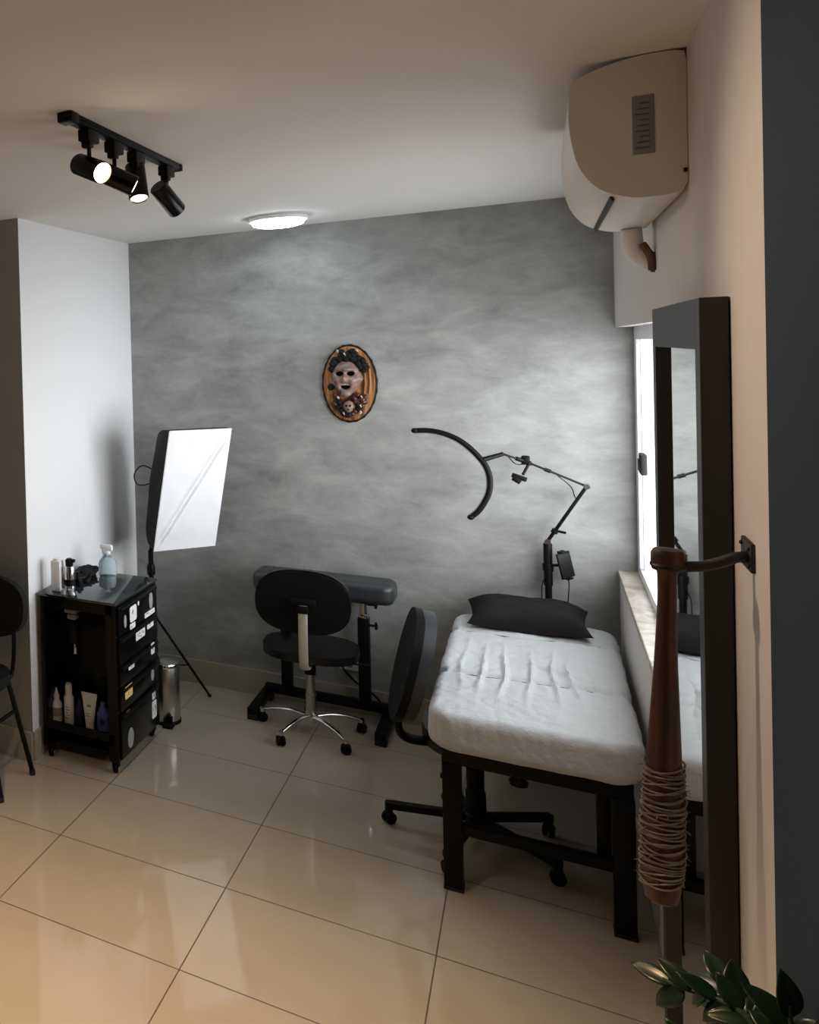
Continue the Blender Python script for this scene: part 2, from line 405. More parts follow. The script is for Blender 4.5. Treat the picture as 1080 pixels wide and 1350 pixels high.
for i in range(60):
    a = PI*(.14+.72*random.random()); r = .70+.28*random.random()
    mb.ball((.105*r*math.cos(a), -.030-.012*random.random(), .182*r*math.sin(a)), .022+.014*random.random(), seg=12)
mb.build('thorny_crest', M['bark'], t)
mb = MB()
for i in range(46):
    a = -PI*(.15+.7*random.random()); r = .50+.42*random.random()
    mb.ball((.100*r*math.cos(a), -.030-.014*random.random(), .180*r*math.sin(a)), .020+.016*random.random(), seg=12)
mb.build('gore', M['blood'], t)
mb = MB()
for i in range(24):
    a = -PI*(.25+.5*random.random()); r = .72+.22*random.random()
    mb.ball((.085*r*math.cos(a), -.040-.01*random.random(), .180*r*math.sin(a)), .020+.014*random.random(), seg=12)
mb.build('dark_moss', M['bark'], t)
for cx, cz in ((-.052, .168), (.040, .168), (-.055, -.075), (.056, -.072), (.050, -.118), (-.030, -.158), (.050, -.150), (-.020, .152)):
    mb = MB().tube(spline([(cx, -.030, cz), (cx+.004, -.052, cz+.006), (cx+.012, -.066, cz-.004)], 5), [.009-.0008*i for i in range(11)], 8); mb.build('claw', M['bone'], t)
bm = bmesh.new(); bmesh.ops.create_uvsphere(bm, u_segments=32, v_segments=24, radius=1)
for v in bm.verts:
    x, y, z = v.co; v.co = (x*.026*(1-.25*max(0, -z)), y*.022-.048, z*.032-.120)
mb = MB().add(bm); sk = mb.build('small_skull', M['skin'], t)
mb = MB(); mb.ball((-.009, -.068, -.114), (.011, .01, .011)); mb.ball((.009, -.068, -.114), (.011, .01, .011)); mb.ball((0, -.067, -.134), (.012, .008, .006)); mb.build('small_sockets', M['socket'], sk)
MB().ball((-.088, -.026, -.018), (.034, .02, .036)).build('dark_knot', M['bark'], t)
for x0 in (.072, .094): MB().tube([(x0, -.026, .105), (x0+.006, -.027, .0), (x0, -.026, -.055)], .005, 8).build('wood_ridge', M['plaque_wood'], t)

# ------------------------------------------------------------------ air conditioner
t = thing('air_conditioner', 'white split air conditioner high on the wall above the window', 'air conditioner', (XR, 2.62, 2.262))
prof = [(0, .035), (-.012, .012), (-.050, .008), (-.100, .010), (-.150, .030), (-.180, .060), (-.202, .105), (-.214, .170), (-.217, .230), (-.212, .292), (-.198, .306), (-.140, .326), (-.080, .335), (-.020, .335), (-.004, .330), (0, .310)]
front = [(p.x, p.y) for p in spline([(x, y, 0) for x, y in prof[1:14]], 5)]
pts = [prof[0]]+front+prof[14:]
# extrude along +y : x->x, y->z
Mx = Matrix(((1, 0, 0, 0), (0, 0, 1, 0), (0, 1, 0, 0), (0, 0, 0, 1)))
MB().prism(pts, .80, Mx, bev=.004, seg=2).build('housing', M['ac_white'], t)
mb = MB().box((-.078, -.0008, .175), (.040, .003, .135), bev=.001)
lab = mb.build('rating_label', M['ac_label'], t)
mb = MB()
for k in range(9): mb.box((-.080+.002*(k % 3), -.0028, .122+.0128*k), (.026-.004*(k % 3), .001, .0035))
mb.build('label_print', M['ac_mark'], lab)
MB().box((-.135, .41, .0175), (.006, .74, .012), rot=Matrix.Rotation(math.radians(-22), 3, 'Y')).build('louver_slot', M['rubber'], t)
MB().box((-.006, .005, .060), (.006, .020, .010), bev=.001).build('clip', M['black_plastic'], t)
t = thing('drain_pipe', 'white duct elbow between air conditioner and wall', 'pipe', (.285, 3.36, 2.15))
path = spline([(-.052, 0, .118), (-.050, .0, .080), (-.040, .0, .045), (-.018, 0, .024), (-.001, 0, .020)], 6)
MB().tube(path, .026, 20, flat=.9, up=Vector((0, 1, 0))).build('elbow', M['pvc'], t)
MB().lathe([(.018, -.004), (.031, -.002), (.029, .008), (.020, .010)], 24, Matrix.Translation((-.001, 0, .016)) @ frame_from((-1, 0, 0))).build('putty_ring', M['dark_hole'], t)
MB().tube(spline([(-.030, -.034, .07), (-.012, -.040, .03), (-.008, -.038, -.01)], 6), .010, 10).build('drain_hose', M['dark_hole'], t)

# ------------------------------------------------------------------ ceiling led
t = thing('ceiling_lamp', 'round white glowing ceiling lamp close to the grey rear wall', 'ceiling lamp', (-1.055, 4.60, H))
MB().lathe([(.135, 0), (.140, -.008), (.138, -.022), (.126, -.026)], 48).build('rim', M['white_plastic'], t)
MB().lathe([(.124, -.026), (.118, -.040), (.090, -.048), (.0, -.051)], 48).build('diffuser', M['led'], t)

# ------------------------------------------------------------------ track light
t = thing('track_light', 'black ceiling track with four swivelling spotlights, one shining at the viewer', 'track light', (-1.03, 2.60, H))
MB().span((-.018, -.43, -.022), (.018, .43, 0), bev=.003).build('track', M['black_metal'], t)
MB().box((0, -.43, -.014), (.044, .050, .028), bev=.004).build('end_feed', M['black_metal'], t)
MB().box((0, .432, -.012), (.040, .020, .024), bev=.003).build('end_cap', M['black_metal'], t)
SPOTS = []
def spot(y, cz, d, lens):
    d = Vector(d).normalized(); c = Vector((0, y, cz))
    h = MB().box((0, y, -.040), (.034, .075, .034), bev=.004).box((0, y-.01, -.062), (.026, .030, .022), bev=.003).build('spot_head', M['black_metal'], t)
    MB().cyl((0, y, -.068), (0, y, cz+.012), .006).cyl((-.012, y, cz+.015), (.012, y, cz+.015), .012).build('swivel_arm', M['black_metal'], h)
    Mt = Matrix.Translation(c) @ frame_from(d)
    MB().lathe([(.0, -.058), (.027, -.058), (.031, -.054), (.031, .062), (.028, .066), (.0275, .064), (.026, .050), (0, .050)], 32, Mt, cap=False).build('spot_barrel', M['black_gloss'], h)
    MB().lathe([(.0, .066), (.018, .065), (.0255, .060), (.0255, .052), (0, .052)], 32, Mt, cap=False).build('spot_lens', lens, h)
    SPOTS.append((Vector((-1.03, 2.60, H))+c+d*.085, d))
def aim(y, z, target): return Vector(target)-Vector((-1.03, 2.60+y, H+z))
spot(-.30, -.128, (1, -.58, -.50), M['lens_hot'])
spot(-.12, -.128, (.72, .30, -.42), M['lens'])
spot(.055, -.112, (.22, -.30, -1), M['lens'])
spot(.33, -.130, (.24, .55, -.50), M['lens'])

# ------------------------------------------------------------------ leaning mirror
t = thing('standing_mirror', 'tall deep black framed mirror standing against the wall beside the bat', 'mirror', (.283, 2.13, 0))
fx0, fw = -.041, .80
mb = MB()
mb.span((fx0, 0, 0), (0, .058, 2.016), bev=.0015); mb.span((fx0, fw-.058, 0), (0, fw, 2.016), bev=.0015)
mb.span((fx0, .058, 1.92), (0, fw-.058, 2.016), bev=.0015); mb.span((fx0, .058, 0), (0, fw-.058, .10), bev=.0015)
mb.build('frame', M['frame_black'], t, smooth=False)
MB().span((-.0255, .05, .09), (-.003, fw-.05, 1.93)).build('mirror_glass', M['mirror'], t, smooth=False)

# ------------------------------------------------------------------ bat and its bracket
bx, by = .160, 1.97
t = thing('baseball_bat', 'reddish brown baseball bat wrapped in barbed wire hanging knob up from a wall hook', 'bat', (bx, by, .93))
t.rotation_euler = (0, math.radians(1.6), 0)
prof = [(0, .022), (.015, .023), (.023, .029), (.0265, .05), (.0278, .11), (.0272, .19), (.0245, .27), (.0203, .36), (.0165, .44), (.0138, .52), (.0128, .585), (.014, .606), (.020, .617), (.0235, .626), (.0235, .640), (.020, .647), (0, .649)]
MB().lathe(prof, 40).build('shaft', M['bat_wood'], t)
def rad(z):
    for (r0, z0), (r1, z1) in zip(prof, prof[1:]):
        if z0 <= z <= z1: return r0+(r1-r0)*(z-z0)/max(z1-z0, 1e-6)
    return .03
mb = MB(); turns = 17
for w in range(2):
    pts = []
    for i in range(turns*20):
        f = i/(turns*20-1); z = .058+.212*f+.004*math.sin(i*.37+w*2); a = 2*PI*turns*f*(1 if w == 0 else .94)+w*1.3
        r = rad(z)+.0028+.0012*math.sin(i*.9+w)
        pts.append((r*math.cos(a), r*math.sin(a), z+(.006*math.sin(a*1.0+w*2))))
    mb.tube(pts, .0018, 6)
mb.build('barbed_wire', M['bat_wire'], t)
mb = MB()
for i in range(60):
    z = .06+.20*random.random(); a = 2*PI*random.random(); r = rad(z)+.002
    d = Vector((math.cos(a), math.sin(a), random.uniform(-.8, .8))); c = Vector((r*math.cos(a), r*math.sin(a), z))
    mb.cyl(c-d*.002, c+d*.009, .0012, .0004, 5)
o = mb.build('barbs', M['bat_wire'], t); o['kind'] = 'stuff'
t = thing('wall_hook', 'dark iron forked hook plate screwed to the wall holding the bat', 'hook', (XR, by, 1.545))
MB().span((-.006, -.030, .008), (0, .055, .056), bev=.0015).build('back_plate', M['iron'], t)
mb = MB().tube(spline([(-.004, -.005, .030), (-.020, -.005, .028), (-.038, -.003, .018), (-.060, 0, .008), (-.085, 0, .004)], 6), [.0105]*4+[.009]*21, 10, flat=1.0)
mb.build('arm', M['iron'], t)
fork = [(-.1085+.0205*math.cos(a), .0205*math.sin(a), .003) for a in [math.radians(-150+300*i/28) for i in range(29)]]
MB().tube(fork, .0062, 10).build('fork', M['iron'], t)
for y, z in ((-.020, .046), (.044, .046), (-.020, .018), (.044, .018)): MB().ball((-.007, y, z), (.006, .008, .008), seg=12).build('screw_head', M['iron'], t)

# ------------------------------------------------------------------ tattoo bed
t = thing('tattoo_bed', 'black framed massage bed under the white sheet beside the window', 'bed', (-.045, 3.58, 0))
BX0, BX1, BL = -.30, .285-.015, 1.20   # local frame extents
mb = MB()
mb.span((-.262, -.030, .452), (.272, .020, .510), bev=.003); mb.span((-.262, BL-.02, .452), (.272, BL+.03, .510), bev=.003)
mb.span((-.262, .02, .462), (-.222, BL-.02, .510), bev=.003); mb.span((.232, .02, .462), (.272, BL-.02, .510), bev=.003)
mb.build('frame', M['black_metal'], t)
for x, y in ((-.232, -.002), (.246, -.002), (-.232, BL), (.246, BL)):
    l = MB().span((x-.029, y-.032, .004), (x+.029, y+.030, .455), bev=.004).build('leg', M['black_metal'], t)
    MB().span((x-.031, y-.034, 0), (x+.031, y+.032, .012), bev=.003).build('foot_pad', M['rubber'], l)
MB().span((-.203, -.018, .200), (.217, .018, .236), bev=.003).build('crossbar', M['black_metal'], t)
MB().span((-.203, BL-.018, .200), (.217, BL+.018, .236), bev=.003).build('crossbar', M['black_metal'], t)
MB().span((.178, .030, .215), (.216, .075, .455), bev=.003).build('gusset', M['black_metal'], t)
MB().lathe([(.010, 0), (.026, .004), (.028, .018), (.016, .030), (.010, .040)], 20, Matrix.Translation((-.035, -.010, .418))).build('knob', M['black_plastic'], t)
MB().box((-.258, -.006, .395), (.020, .016, .016), bev=.003).build('side_screw', M['black_plastic'], t)
MB().add(pad(0, .63, .512, .630, .285, .68, .08, .035, 12, 24, 4)).build('mattress', M['black_leather'], t)
def sheet_disp(co, n, inset, kf):
    x, y, z = co
    yy = y+3.58
    edge = max(0, min(1, inset/.05))
    f = 0
    for yc, dpt, wd in ((4.02, .017, .018), (4.62, .017, .018), (4.30, .007, .022)):
        yl = yc+.05*x+.02*noise.noise(Vector((x*6, yc, 0)))
        f -= dpt*math.exp(-((yy-yl)/wd)**2)
    env = math.exp(-((yy-4.08)/.26)**2)
    w = x+.10*(yy-4.0)*(x+.1)
    rid = 0
    for q, amp in ((-.23, .5), (-.16, .8), (-.085, 1.0), (0.0, .9), (.075, 1.0), (.135, .8), (.20, .5)):
        off = q+.025*noise.noise(Vector((q*30, yy*2.5, 1)))
        rid += amp*math.exp(-((w-off)/.0085)**2)
    f += .013*rid*env
    dg = (yy-4.18)+.55*(x-.05)-.0
    f += .013*math.exp(-((dg)/.016)**2)*math.exp(-((x-.08)/.13)**2)
    dg2 = (yy-4.40)+.25*(x)
    f += .010*math.exp(-((dg2)/.014)**2)*math.exp(-((x+.05)/.2)**2)
    f += .005*noise.noise(Vector((x*9, yy*9, 2)))+.0034*noise.noise(Vector((x*34, yy*22, 5)))+.0030*abs(noise.noise(Vector((x*22, yy*7, 3))))*env
    if kf > .98: z += f*(.25+.75*edge)
    side = (1-edge)
    wr = .0045*noise.noise(Vector((x*16, yy*16, z*8)))+.003*noise.noise(Vector((x*45, yy*45, z*10)))
    nick = -.016*math.exp(-((yy-4.02)/.028)**2)-.016*math.exp(-((yy-4.62)/.028)**2)
    x += n.x*side*(wr+nick); y += n.y*side*wr
    if kf < .02: z += .004*noise.noise(Vector((x*12, yy*12, 9)))
    return Vector((x, y, z))
o = MB().add(pad(0, .63, .505, .642, .305, .702, .10, .034, 96, 200, 12, sheet_disp)).build('fitted_sheet', M['sheet'])
o.location = (-.045, 3.58, 0)
tag(o, 'wrinkled white elastic sheet stretched over the massage bed', 'sheet')

# pillow
bm = bmesh.new(); N = 48; grid = {}
for sgn in (1, -1):
    for i in range(N+1):
        for j in range(N+1):
            u, v = -1+2*i/N, -1+2*j/N
            if sgn < 0 and (i in (0, N) or j in (0, N)): grid[(sgn, i, j)] = grid[(1, i, j)]; continue
            x = .232*u*(1-.09*(1-v*v)); y = .150*v*(1-.12*(1-u*u))
            th = (max(0, 1-u**4)*max(0, 1-v**4))**.62
            z = sgn*th*(.092 if sgn > 0 else .020)+.006*noise.noise(Vector((u*2.2, v*2.2, sgn)))*th+.003*noise.noise(Vector((u*7, v*7, sgn)))*th
            z += .018*(u*u)*(v*v)*(1 if sgn > 0 else 1)
            grid[(sgn, i, j)] = bm.verts.new((x, y, z))
for sgn in (1, -1):
    for i in range(N):
        for j in range(N):
            f = [grid[(sgn, i, j)], grid[(sgn, i+1, j)], grid[(sgn, i+1, j+1)], grid[(sgn, i, j+1)]]
            bm.faces.new(f if sgn > 0 else f[::-1])
o = MB().add(bm).build('pillow', M['pillow']); o.location = (-.062, 4.775, .668); o.rotation_euler = (math.radians(7), 0, math.radians(2))
tag(o, 'charcoal cushion lying at the head of the white sheeted bed', 'pillow')

# ------------------------------------------------------------------ office stools
def caster(parent, c, ang, mat):
    d = Vector((math.cos(ang), math.sin(ang), 0)); s_ = Vector((-d.y, d.x, 0)); c = Vector(c)
    mb = MB()
    for q in (-1, 1):
        mb.cyl(c+s_*(q*.004)+Vector((0, 0, .024)), c+s_*(q*.019)+Vector((0, 0, .024)), .024, bev=.004, seg=20)
    mb.cyl(c+Vector((0, 0, .024)), c+Vector((0, 0, .066)), .006)
    mb.box(c+Vector((0, 0, .044)), (.030, .016, .016), rot=Matrix.Rotation(ang, 3, 'Z'), bev=.004)
    return mb.build('caster', mat, parent)
# chrome based stool in front of the armrest stand; local -y is where the backrest is
t = thing('office_stool', 'black swivel stool with oval backrest and chrome star base by the grey wall', 'stool', (-.965, 4.65, 0), math.radians(3))
RB = .245
base = MB().lathe([(.0, .060), (.034, .060), (.036, .090), (.026, .100), (.0, .100)], 28)
for k in range(5):
    a = math.radians(244+72*k); d = Vector((math.cos(a), math.sin(a), 0))
    base.tube(spline([d*.02+Vector((0, 0, .088)), d*.09+Vector((0, 0, .094)), d*.17+Vector((0, 0, .084)), d*RB+Vector((0, 0, .062))], 5), [.018-.0006*i for i in range(16)], 14, flat=.62)
    base.cyl(d*RB+Vector((0, 0, .052)), d*RB+Vector((0, 0, .070)), .013)
base = base.build('star_base', M['chrome'], t, label='chrome five spoke base')
for k in range(5):
    a = math.radians(244+72*k); caster(base, (RB*math.cos(a), RB*math.sin(a), 0), a+.9, M['black_plastic'])
MB().cyl((0, 0, .098), (0, 0, .335), .021).cyl((0, 0, .10), (0, 0, .20), .026).build('gas_column', M['steel'], t, label='steel gas column')
MB().cyl((0, 0, .30), (0, 0, .384), .027).box((0, -.01, .389), (.14, .18, .020), bev=.004).build('seat_mount', M['black_metal'], t)
seat_poly = ellipse(.222, .190, 56, 2.6)
MB().prism(seat_poly, .040, Matrix.Translation((0, .03, .399)), bev=.019, seg=6).build('seat', M['black_leather'], t)
MB().cyl((.06, .02, .37), (.235, .06, .362), .005).ball((.24, .061, .362), (.05, .016, .016)).build('lever', M['black_plastic'], t)
bar = spline([(.008, -.06, .382), (.008, -.15, .380), (.006, -.205, .394), (.006, -.222, .45), (.006, -.220, .58), (.006, -.212, .700)], 6)
MB().tube(bar, .021, 12, flat=.30).build('back_bar', M['alloy'], t, label='pale metal bar carrying the backrest')
MB().box((.006, -.203, .712), (.115, .030, .030), bev=.008).box((.006, -.214, .680), (.052, .034, .036), bev=.006).build('back_bracket', M['black_plastic'], t)
# oval backrest, axis along y
Mb = Matrix.Translation((-.004, -.158, .698)) @ Matrix.Rotation(math.radians(-6), 4, 'X') @ Matrix.Rotation(PI/2, 4, 'X')
MB().prism(ellipse(.216, .147, 60, 2.5), .022, Mb, bev=.008, seg=3).build('back_shell', M['black_plastic'], t)
MB().prism(ellipse(.214, .145, 60, 2.5), .055, Matrix.Translation((0, .055, .005)) @ Mb, bev=.022, seg=5).build('backrest', M['black_leather'], t)

# black stool half under the bed; backrest towards -x
t = thing('office_chair', 'black swivel chair with black base tucked under the side of the white bed', 'chair', (-.228, 3.945, 0), math.radians(11))
RB = .30
base = MB().lathe([(.0, .060), (.040, .060), (.042, .110), (.030, .125), (.0, .125)], 28)
rot0 = 184-11
for k in range(5):
    a = math.radians(rot0+72*k); d = Vector((math.cos(a), math.sin(a), 0)); s_ = Vector((-d.y, d.x, 0))
    base.bar(d*.02+Vector((0, 0, .098)), d*(RB+.012)+Vector((0, 0, .074)), .034, .030, bev=.006)
    base.cyl(d*RB+Vector((0, 0, .045)), d*RB+Vector((0, 0, .086)), .015)
base = base.build('star_base', M['black_metal'], t)
for k in range(5):
    a = math.radians(rot0+72*k); caster(base, (RB*math.cos(a), RB*math.sin(a), 0), a+.7, M['black_plastic'])
MB().lathe([(.036, .12), (.034, .20), (.030, .205), (.030, .29), (.022, .295), (.022, .372)], 24).build('gas_column', M['black_plastic'], t)
MB().box((0, 0, .378), (.20, .18, .020), bev=.004).build('seat_mount', M['black_metal'], t)
MB().prism(ellipse(.205, .205, 48, 2.6), .060, Matrix.Translation((.03, 0, .388)), bev=.027, seg=6).build('seat', M['black_leather'], t)
bar = spline([(-.06, 0, .378), (-.16, 0, .372), (-.225, 0, .374), (-.258, 0, .405), (-.256, 0, .49), (-.234, 0, .60)], 6)
MB().tube(bar, .036, 12, flat=.42).build('back_bar', M['black_plastic'], t)
Mb = Matrix.Translation((-.212, 0, .668)) @ Matrix.Rotation(math.radians(13), 4, 'Y') @ Matrix(((0, 0, -1, 0), (1, 0, 0, 0), (0, 1, 0, 0), (0, 0, 0, 1)))
MB().prism(ellipse(.190, .225, 60, 2.3), .030, Mb, bev=.012, seg=4).build('back_shell', M['black_plastic'], t)
MB().prism(ellipse(.182, .216, 60, 2.3), .044, Matrix.Translation((.042, 0, 0)) @ Mb, bev=.021, seg=5).build('backrest', M['grey_leather'], t, label='charcoal backrest cushion')

# ------------------------------------------------------------------ tattoo armrest stand
t = thing('armrest_stand', 'padded black armrest bench on two posts standing against the grey wall behind the stool', 'armrest', (-.955, 4.86, 0))
MB().add(pad(.018, 0, .652, .757, .3375, .10, .05, .034, 54, 20, 12)).build('pad', M['grey_leather'], t, label='charcoal padded top')
MB().box((.02, .03, .646), (.52, .13, .014), bev=.002).build('pad_plate', M['black_metal'], t)
for x in (-.185, .195):
    p_ = MB().span((x-.026, .050, .065), (x+.026, .102, .540), bev=.003).build('post', M['black_metal'], t)
    MB().cyl((x, .076, .54), (x, .076, .645), .018).lathe([(.024, .540), (.024, .552), (.019, .556)], 20, Matrix.Translation((x, .076, 0))).build('inner_tube', M['steel'], p_, label='bare steel inner tube')
    for z in (.505, .612):
        mb = MB().cyl((x+.020, .067, z), (x+.056, .067, z), .006)
        mb.tube([(x+.058, .067, z-.018), (x+.060, .067, z), (x+.058, .067, z+.018)], [.006, .008, .006], 10)
        mb.build('clamp_knob', M['black_plastic'], p_)
MB().span((-.30, .056, .062), (.31, .098, .106), bev=.003).build('crossbar', M['black_metal'], t)
for x in (-.300, .300):
    f = MB().span((x-.026, -.21, .028), (x+.026, .145, .062), bev=.004).build('foot', M['black_metal'], t)
    for y0 in (-.21, .095): MB().span((x-.026, y0, 0), (x+.026, y0+.05, .03), bev=.003).build('foot_block', M['rubber'], f)
t = thing('power_socket', 'white socket block fixed to the grey wall behind the armrest stand', 'socket', (-.830, YB, .262))
MB().span((-.062, -.030, -.032), (.036, 0, .032), bev=.004).build('plate', M['white_plastic'], t)
MB().cyl((-.01, -.032, 0), (-.01, -.028, 0), .016).build('outlet', M['cap_grey'], t)
pts = spline([(-.02, -.022, -.004), (-.04, -.06, -.01), (.02, -.055, -.08), (.10, -.05, -.13), (.16, -.045, -.20)], 8)
MB().tube(pts, .005, 8).build('cord', M['black_plastic'], t, label='black cord running down the wall')

# ------------------------------------------------------------------ half moon lamp behind the bed
t = thing('arc_lamp', 'black half-moon lamp on a jointed arm rising behind the bed', 'lamp', (.020, 4.955, 0))
o_ = Vector((.020, 4.955, 0))
def L(x, y, z): return Vector((x, y, z))-o_
def LP(x, y, z): k = y/4.93; return Vector((x*k, y, 1.95+(z-1.95)*k))-o_
mb = MB().cyl((0, 0, .10), (0, 0, .99), .0135).cyl((0, 0, .80), (0, 0, .995), .0175).cyl((0, 0, .87), (0, 0, .90), .022)
mb.build('pole', M['black_metal'], t)
mb = MB().lathe([(.0, 0), (.060, 0), (.062, .020), (.030, .034), (.018, .105), (0, .105)], 28)
mb.build('base', M['black_metal'], t)
j4, j3, j2, j1 = L(.020, 4.955, 1.005), LP(.168, 4.93, 1.274), LP(-.046, 4.86, 1.372), LP(-.145, 4.80, 1.409)
MB().bar(j4, j3, .018, .014).cyl((j4+(j3-j4)*.16)-Vector((.0, .0, 0)), j4+(j3-j4)*.22, .014).cyl(j4+(j3-j4)*.2, j4+(j3-j4)*.2+Vector((.04, -.008, -.006)), .006).build('lower_arm', M['black_metal'], t)
MB().bar(j3, j2, .010, .010).cyl(j3+(j2-j3)*.62, j3+(j2-j3)*.72, .0085).build('upper_arm', M['black_metal'], t)
MB().bar(j2, j1, .009, .009).cyl(j2+(j1-j2)*.30, j2+(j1-j2)*.48, .010).build('head_arm', M['black_metal'], t)
ctr = LP(-.475, 4.765, 1.215)
arcj = LP(-.232, 4.765, 1.374)
MB().cyl(j1, arcj+Vector((.006, 0, .004)), .0095, .012).build('arc_mount', M['black_metal'], t)
for j in (j4, j3, j2): MB().cyl(j-Vector((0, .016, 0)), j+Vector((0, .014, 0)), .0125).build('joint', M['chrome'], t)
arc = []
pix = [(-0.51, 1.511), (-0.453, 1.513), (-0.392, 1.502), (-0.332, 1.476), (-0.284, 1.438), (-0.247, 1.397), (-0.219, 1.357), (-0.204, 1.316), (-0.199, 1.268), (-0.206, 1.217), (-0.226, 1.168), (-0.251, 1.127), (-0.28, 1.098)]
arc = spline([LP(x, 4.765, z) for x, z in pix], 5)
bar_ = MB().tube(arc, .0125, 12, flat=.75, up=Vector((0, 1, 0))).build('light_bar', M['black_plastic'], t)
for p_ in (arc[0], arc[-1]): MB().ball(p_, (.030, .026, .026), seg=16).build('end_cap', M['black_plastic'], bar_)
inner = [p_+(ctr-p_).normalized()*.009 for p_ in arc]
MB().tube(inner, .006, 8, flat=.8, up=Vector((0, 1, 0))).build('led_strip', M['cap_grey'], bar_)
mb = MB().cyl(j2+Vector((.004, -.01, .004)), j2+Vector((-.022, -.05, -.050)), .006).box(j2+Vector((-.036, -.058, -.062)), (.060, .026, .020), rot=Matrix.Rotation(math.radians(20), 3, 'Y'), bev=.004).box(j2+Vector((-.046, -.064, -.074)), (.036, .022, .022), rot=Matrix.Rotation(math.radians(35), 3, 'Y'), bev=.004).box(j2+Vector((-.012, 0, .012)), (.034, .034, .040), bev=.008)
mb.build('phone_holder', M['black_plastic'], t)
cab = spline([j3+(j2-j3)*.55, j3+(j2-j3)*.28+Vector((0, 0, -.030)), j3+(j4-j3)*.10+Vector((-.03, 0, -.02)), j3+(j4-j3)*.24], 8)
MB().tube(cab, .0022, 6).build('cable', M['black_plastic'], t)
MB().tube(spline([j2+Vector((-.01, 0, -.008)), j2+Vector((-.05, -.03, -.004)), j1+Vector((.02, 0, -.012)), j1], 6), .0022, 6).build('cable', M['black_plastic'], t)
MB().tube(spline([(-.012, -.014, .84), (-.026, -.016, .78), (-.022, -.014, .60), (-.02, -.01, .30)], 8), .0022, 6).build('cable', M['black_plastic'], t)
# small tablet clamped to the pole
t = thing('tablet', 'small dark tablet in a clamp on the lamp pole above the cushion', 'tablet', (.085, 4.935, .905))
Rt = Matrix.Rotation(math.radians(42), 3, 'Z') @ Matrix.Rotation(math.radians(-14), 3, 'Y')
MB().box((0, 0, 0), (.066, .009, .122), rot=Rt, bev=.003).build('body', M['black_plastic'], t)
MB().box(Rt @ Vector((0, -.0050, 0)), (.058, .001, .108), rot=Rt).build('screen', M['screen'], t)
MB().bar((-.052, .012, -.008), (-.008, .012, -.004), .012, .012).box(Rt @ Vector((0, .008, 0)), (.030, .012, .136), rot=Rt, bev=.003).box(Rt @ Vector((0, -.002, .064)), (.030, .022, .006), rot=Rt, bev=.002).box(Rt @ Vector((0, -.002, -.064)), (.030, .022, .006), rot=Rt, bev=.002).build('clamp', M['black_metal'], t)
MB().tube(spline([(.01, .012, -.064), (.012, .014, -.10), (.006, .016, -.20), (.0, .02, -.40)], 6), .0022, 6).build('charging_cable', M['black_plastic'], t)

# ------------------------------------------------------------------ softbox on a tripod
px_, py_ = -1.845, 4.815
t = thing('softbox_light', 'black softbox lamp with white rectangular front on a tripod behind the trolley', 'softbox', (px_, py_, 0))
o_ = Vector((px_, py_, 0))
TL, TR = Vector((-1.576, 4.43, 1.525))-o_, Vector((-1.336, 4.69, 1.524))-o_
BL_, BR = Vector((-1.720, 4.54, .862))-o_, Vector((-1.473, 4.80, .868))-o_
nf_ = (TR-TL).cross(BL_-TL).normalized()
if nf_.x < 0: nf_ = -nf_
cf = (TL+TR+BL_+BR)/4; back = cf-nf_*.31+Vector((0, 0, -.035))
ux = (TR-TL).normalized(); uz = (TL-BL_).normalized()
def quad(u, v): return (TL*(1-u)+TR*u)*(1-v)+(BL_*(1-u)+BR*u)*v
NS = 10; per = []
for i in range(NS): per.append((i/NS, 0))
for i in range(NS): per.append((1, i/NS))
for i in range(NS): per.append((1-i/NS, 1))
for i in range(NS): per.append((0, 1-i/NS))
bm = bmesh.new(); rings = []
for k in range(9):
    f = k/8; s_ = math.cos(f*PI/2*.93)**.75
    ring = []
    for u, v in per:
        p0 = quad(u, v); d = p0-cf
        dirr = Vector((d.dot(ux), d.dot(uz), 0))
        tgt = d.normalized()*.055
        w = s_
        pp = cf+d*w+tgt*(1-w)+(back-cf)*(1-(1-f)**1.25 if f < 1 else 1)
        ring.append(bm.verts.new(pp))
    rings.append(ring)
for a, b_ in zip(rings, rings[1:]):
    for i in range(len(per)): bm.faces.new((a[i], a[(i+1) % len(per)], b_[(i+1) % len(per)], b_[i]))
bm.faces.new(rings[-1])
sb = MB().add(bm).build('softbox_shell', M['softbox_black'], t)
bm = bmesh.new(); G = 60; gv = {}
for i in range(G+1):
    for j in range(G+1):
        u, v = i/G, j/G
        p_ = quad(u, v)
        dgn = (u+v-1)
        c_ = .0075*(math.exp(-((dgn-.045)/.02)**2)+math.exp(-((dgn+.045)/.02)**2))-.004*math.exp(-(dgn/.018)**2)
        c_ += .004*noise.noise(Vector((u*4, v*7, 0)))
        e_ = min(1, min(u, v, 1-u, 1-v)*12)
        gv[i, j] = bm.verts.new(p_+nf_*(.003+c_*e_))
for i in range(G):
    for j in range(G): bm.faces.new((gv[i, j], gv[i+1, j], gv[i+1, j+1], gv[i, j+1]))
MB().add(bm).build('diffuser', M['softbox_white'], t, label='white front diffuser cloth')
MB().tube([quad(0, 0), quad(1, 0), quad(1, 1), quad(0, 1), quad(0, 0)], .004, 6).build('hem', M['softbox_white'], t)
MB().cyl(back, back-nf_*.055, .055, .045).cyl(back-nf_*.05, back-nf_*.10, .030).box(back-nf_*.04+Vector((0, 0, -.07)), (.03, .03, .07), bev=.006).build('lamp_holder', M['black_plastic'], t)
MB().cyl((0, 0, .42), (0, 0, .80), .0145).cyl((0, 0, .12), (0, 0, .45), .0165).cyl((0, 0, .79), back-nf_*.05+Vector((0, 0, -.05)), .0105).lathe([(.022, .66), (.024, .70), (.018, .72)], 16).build('pole', M['black_metal'], t)
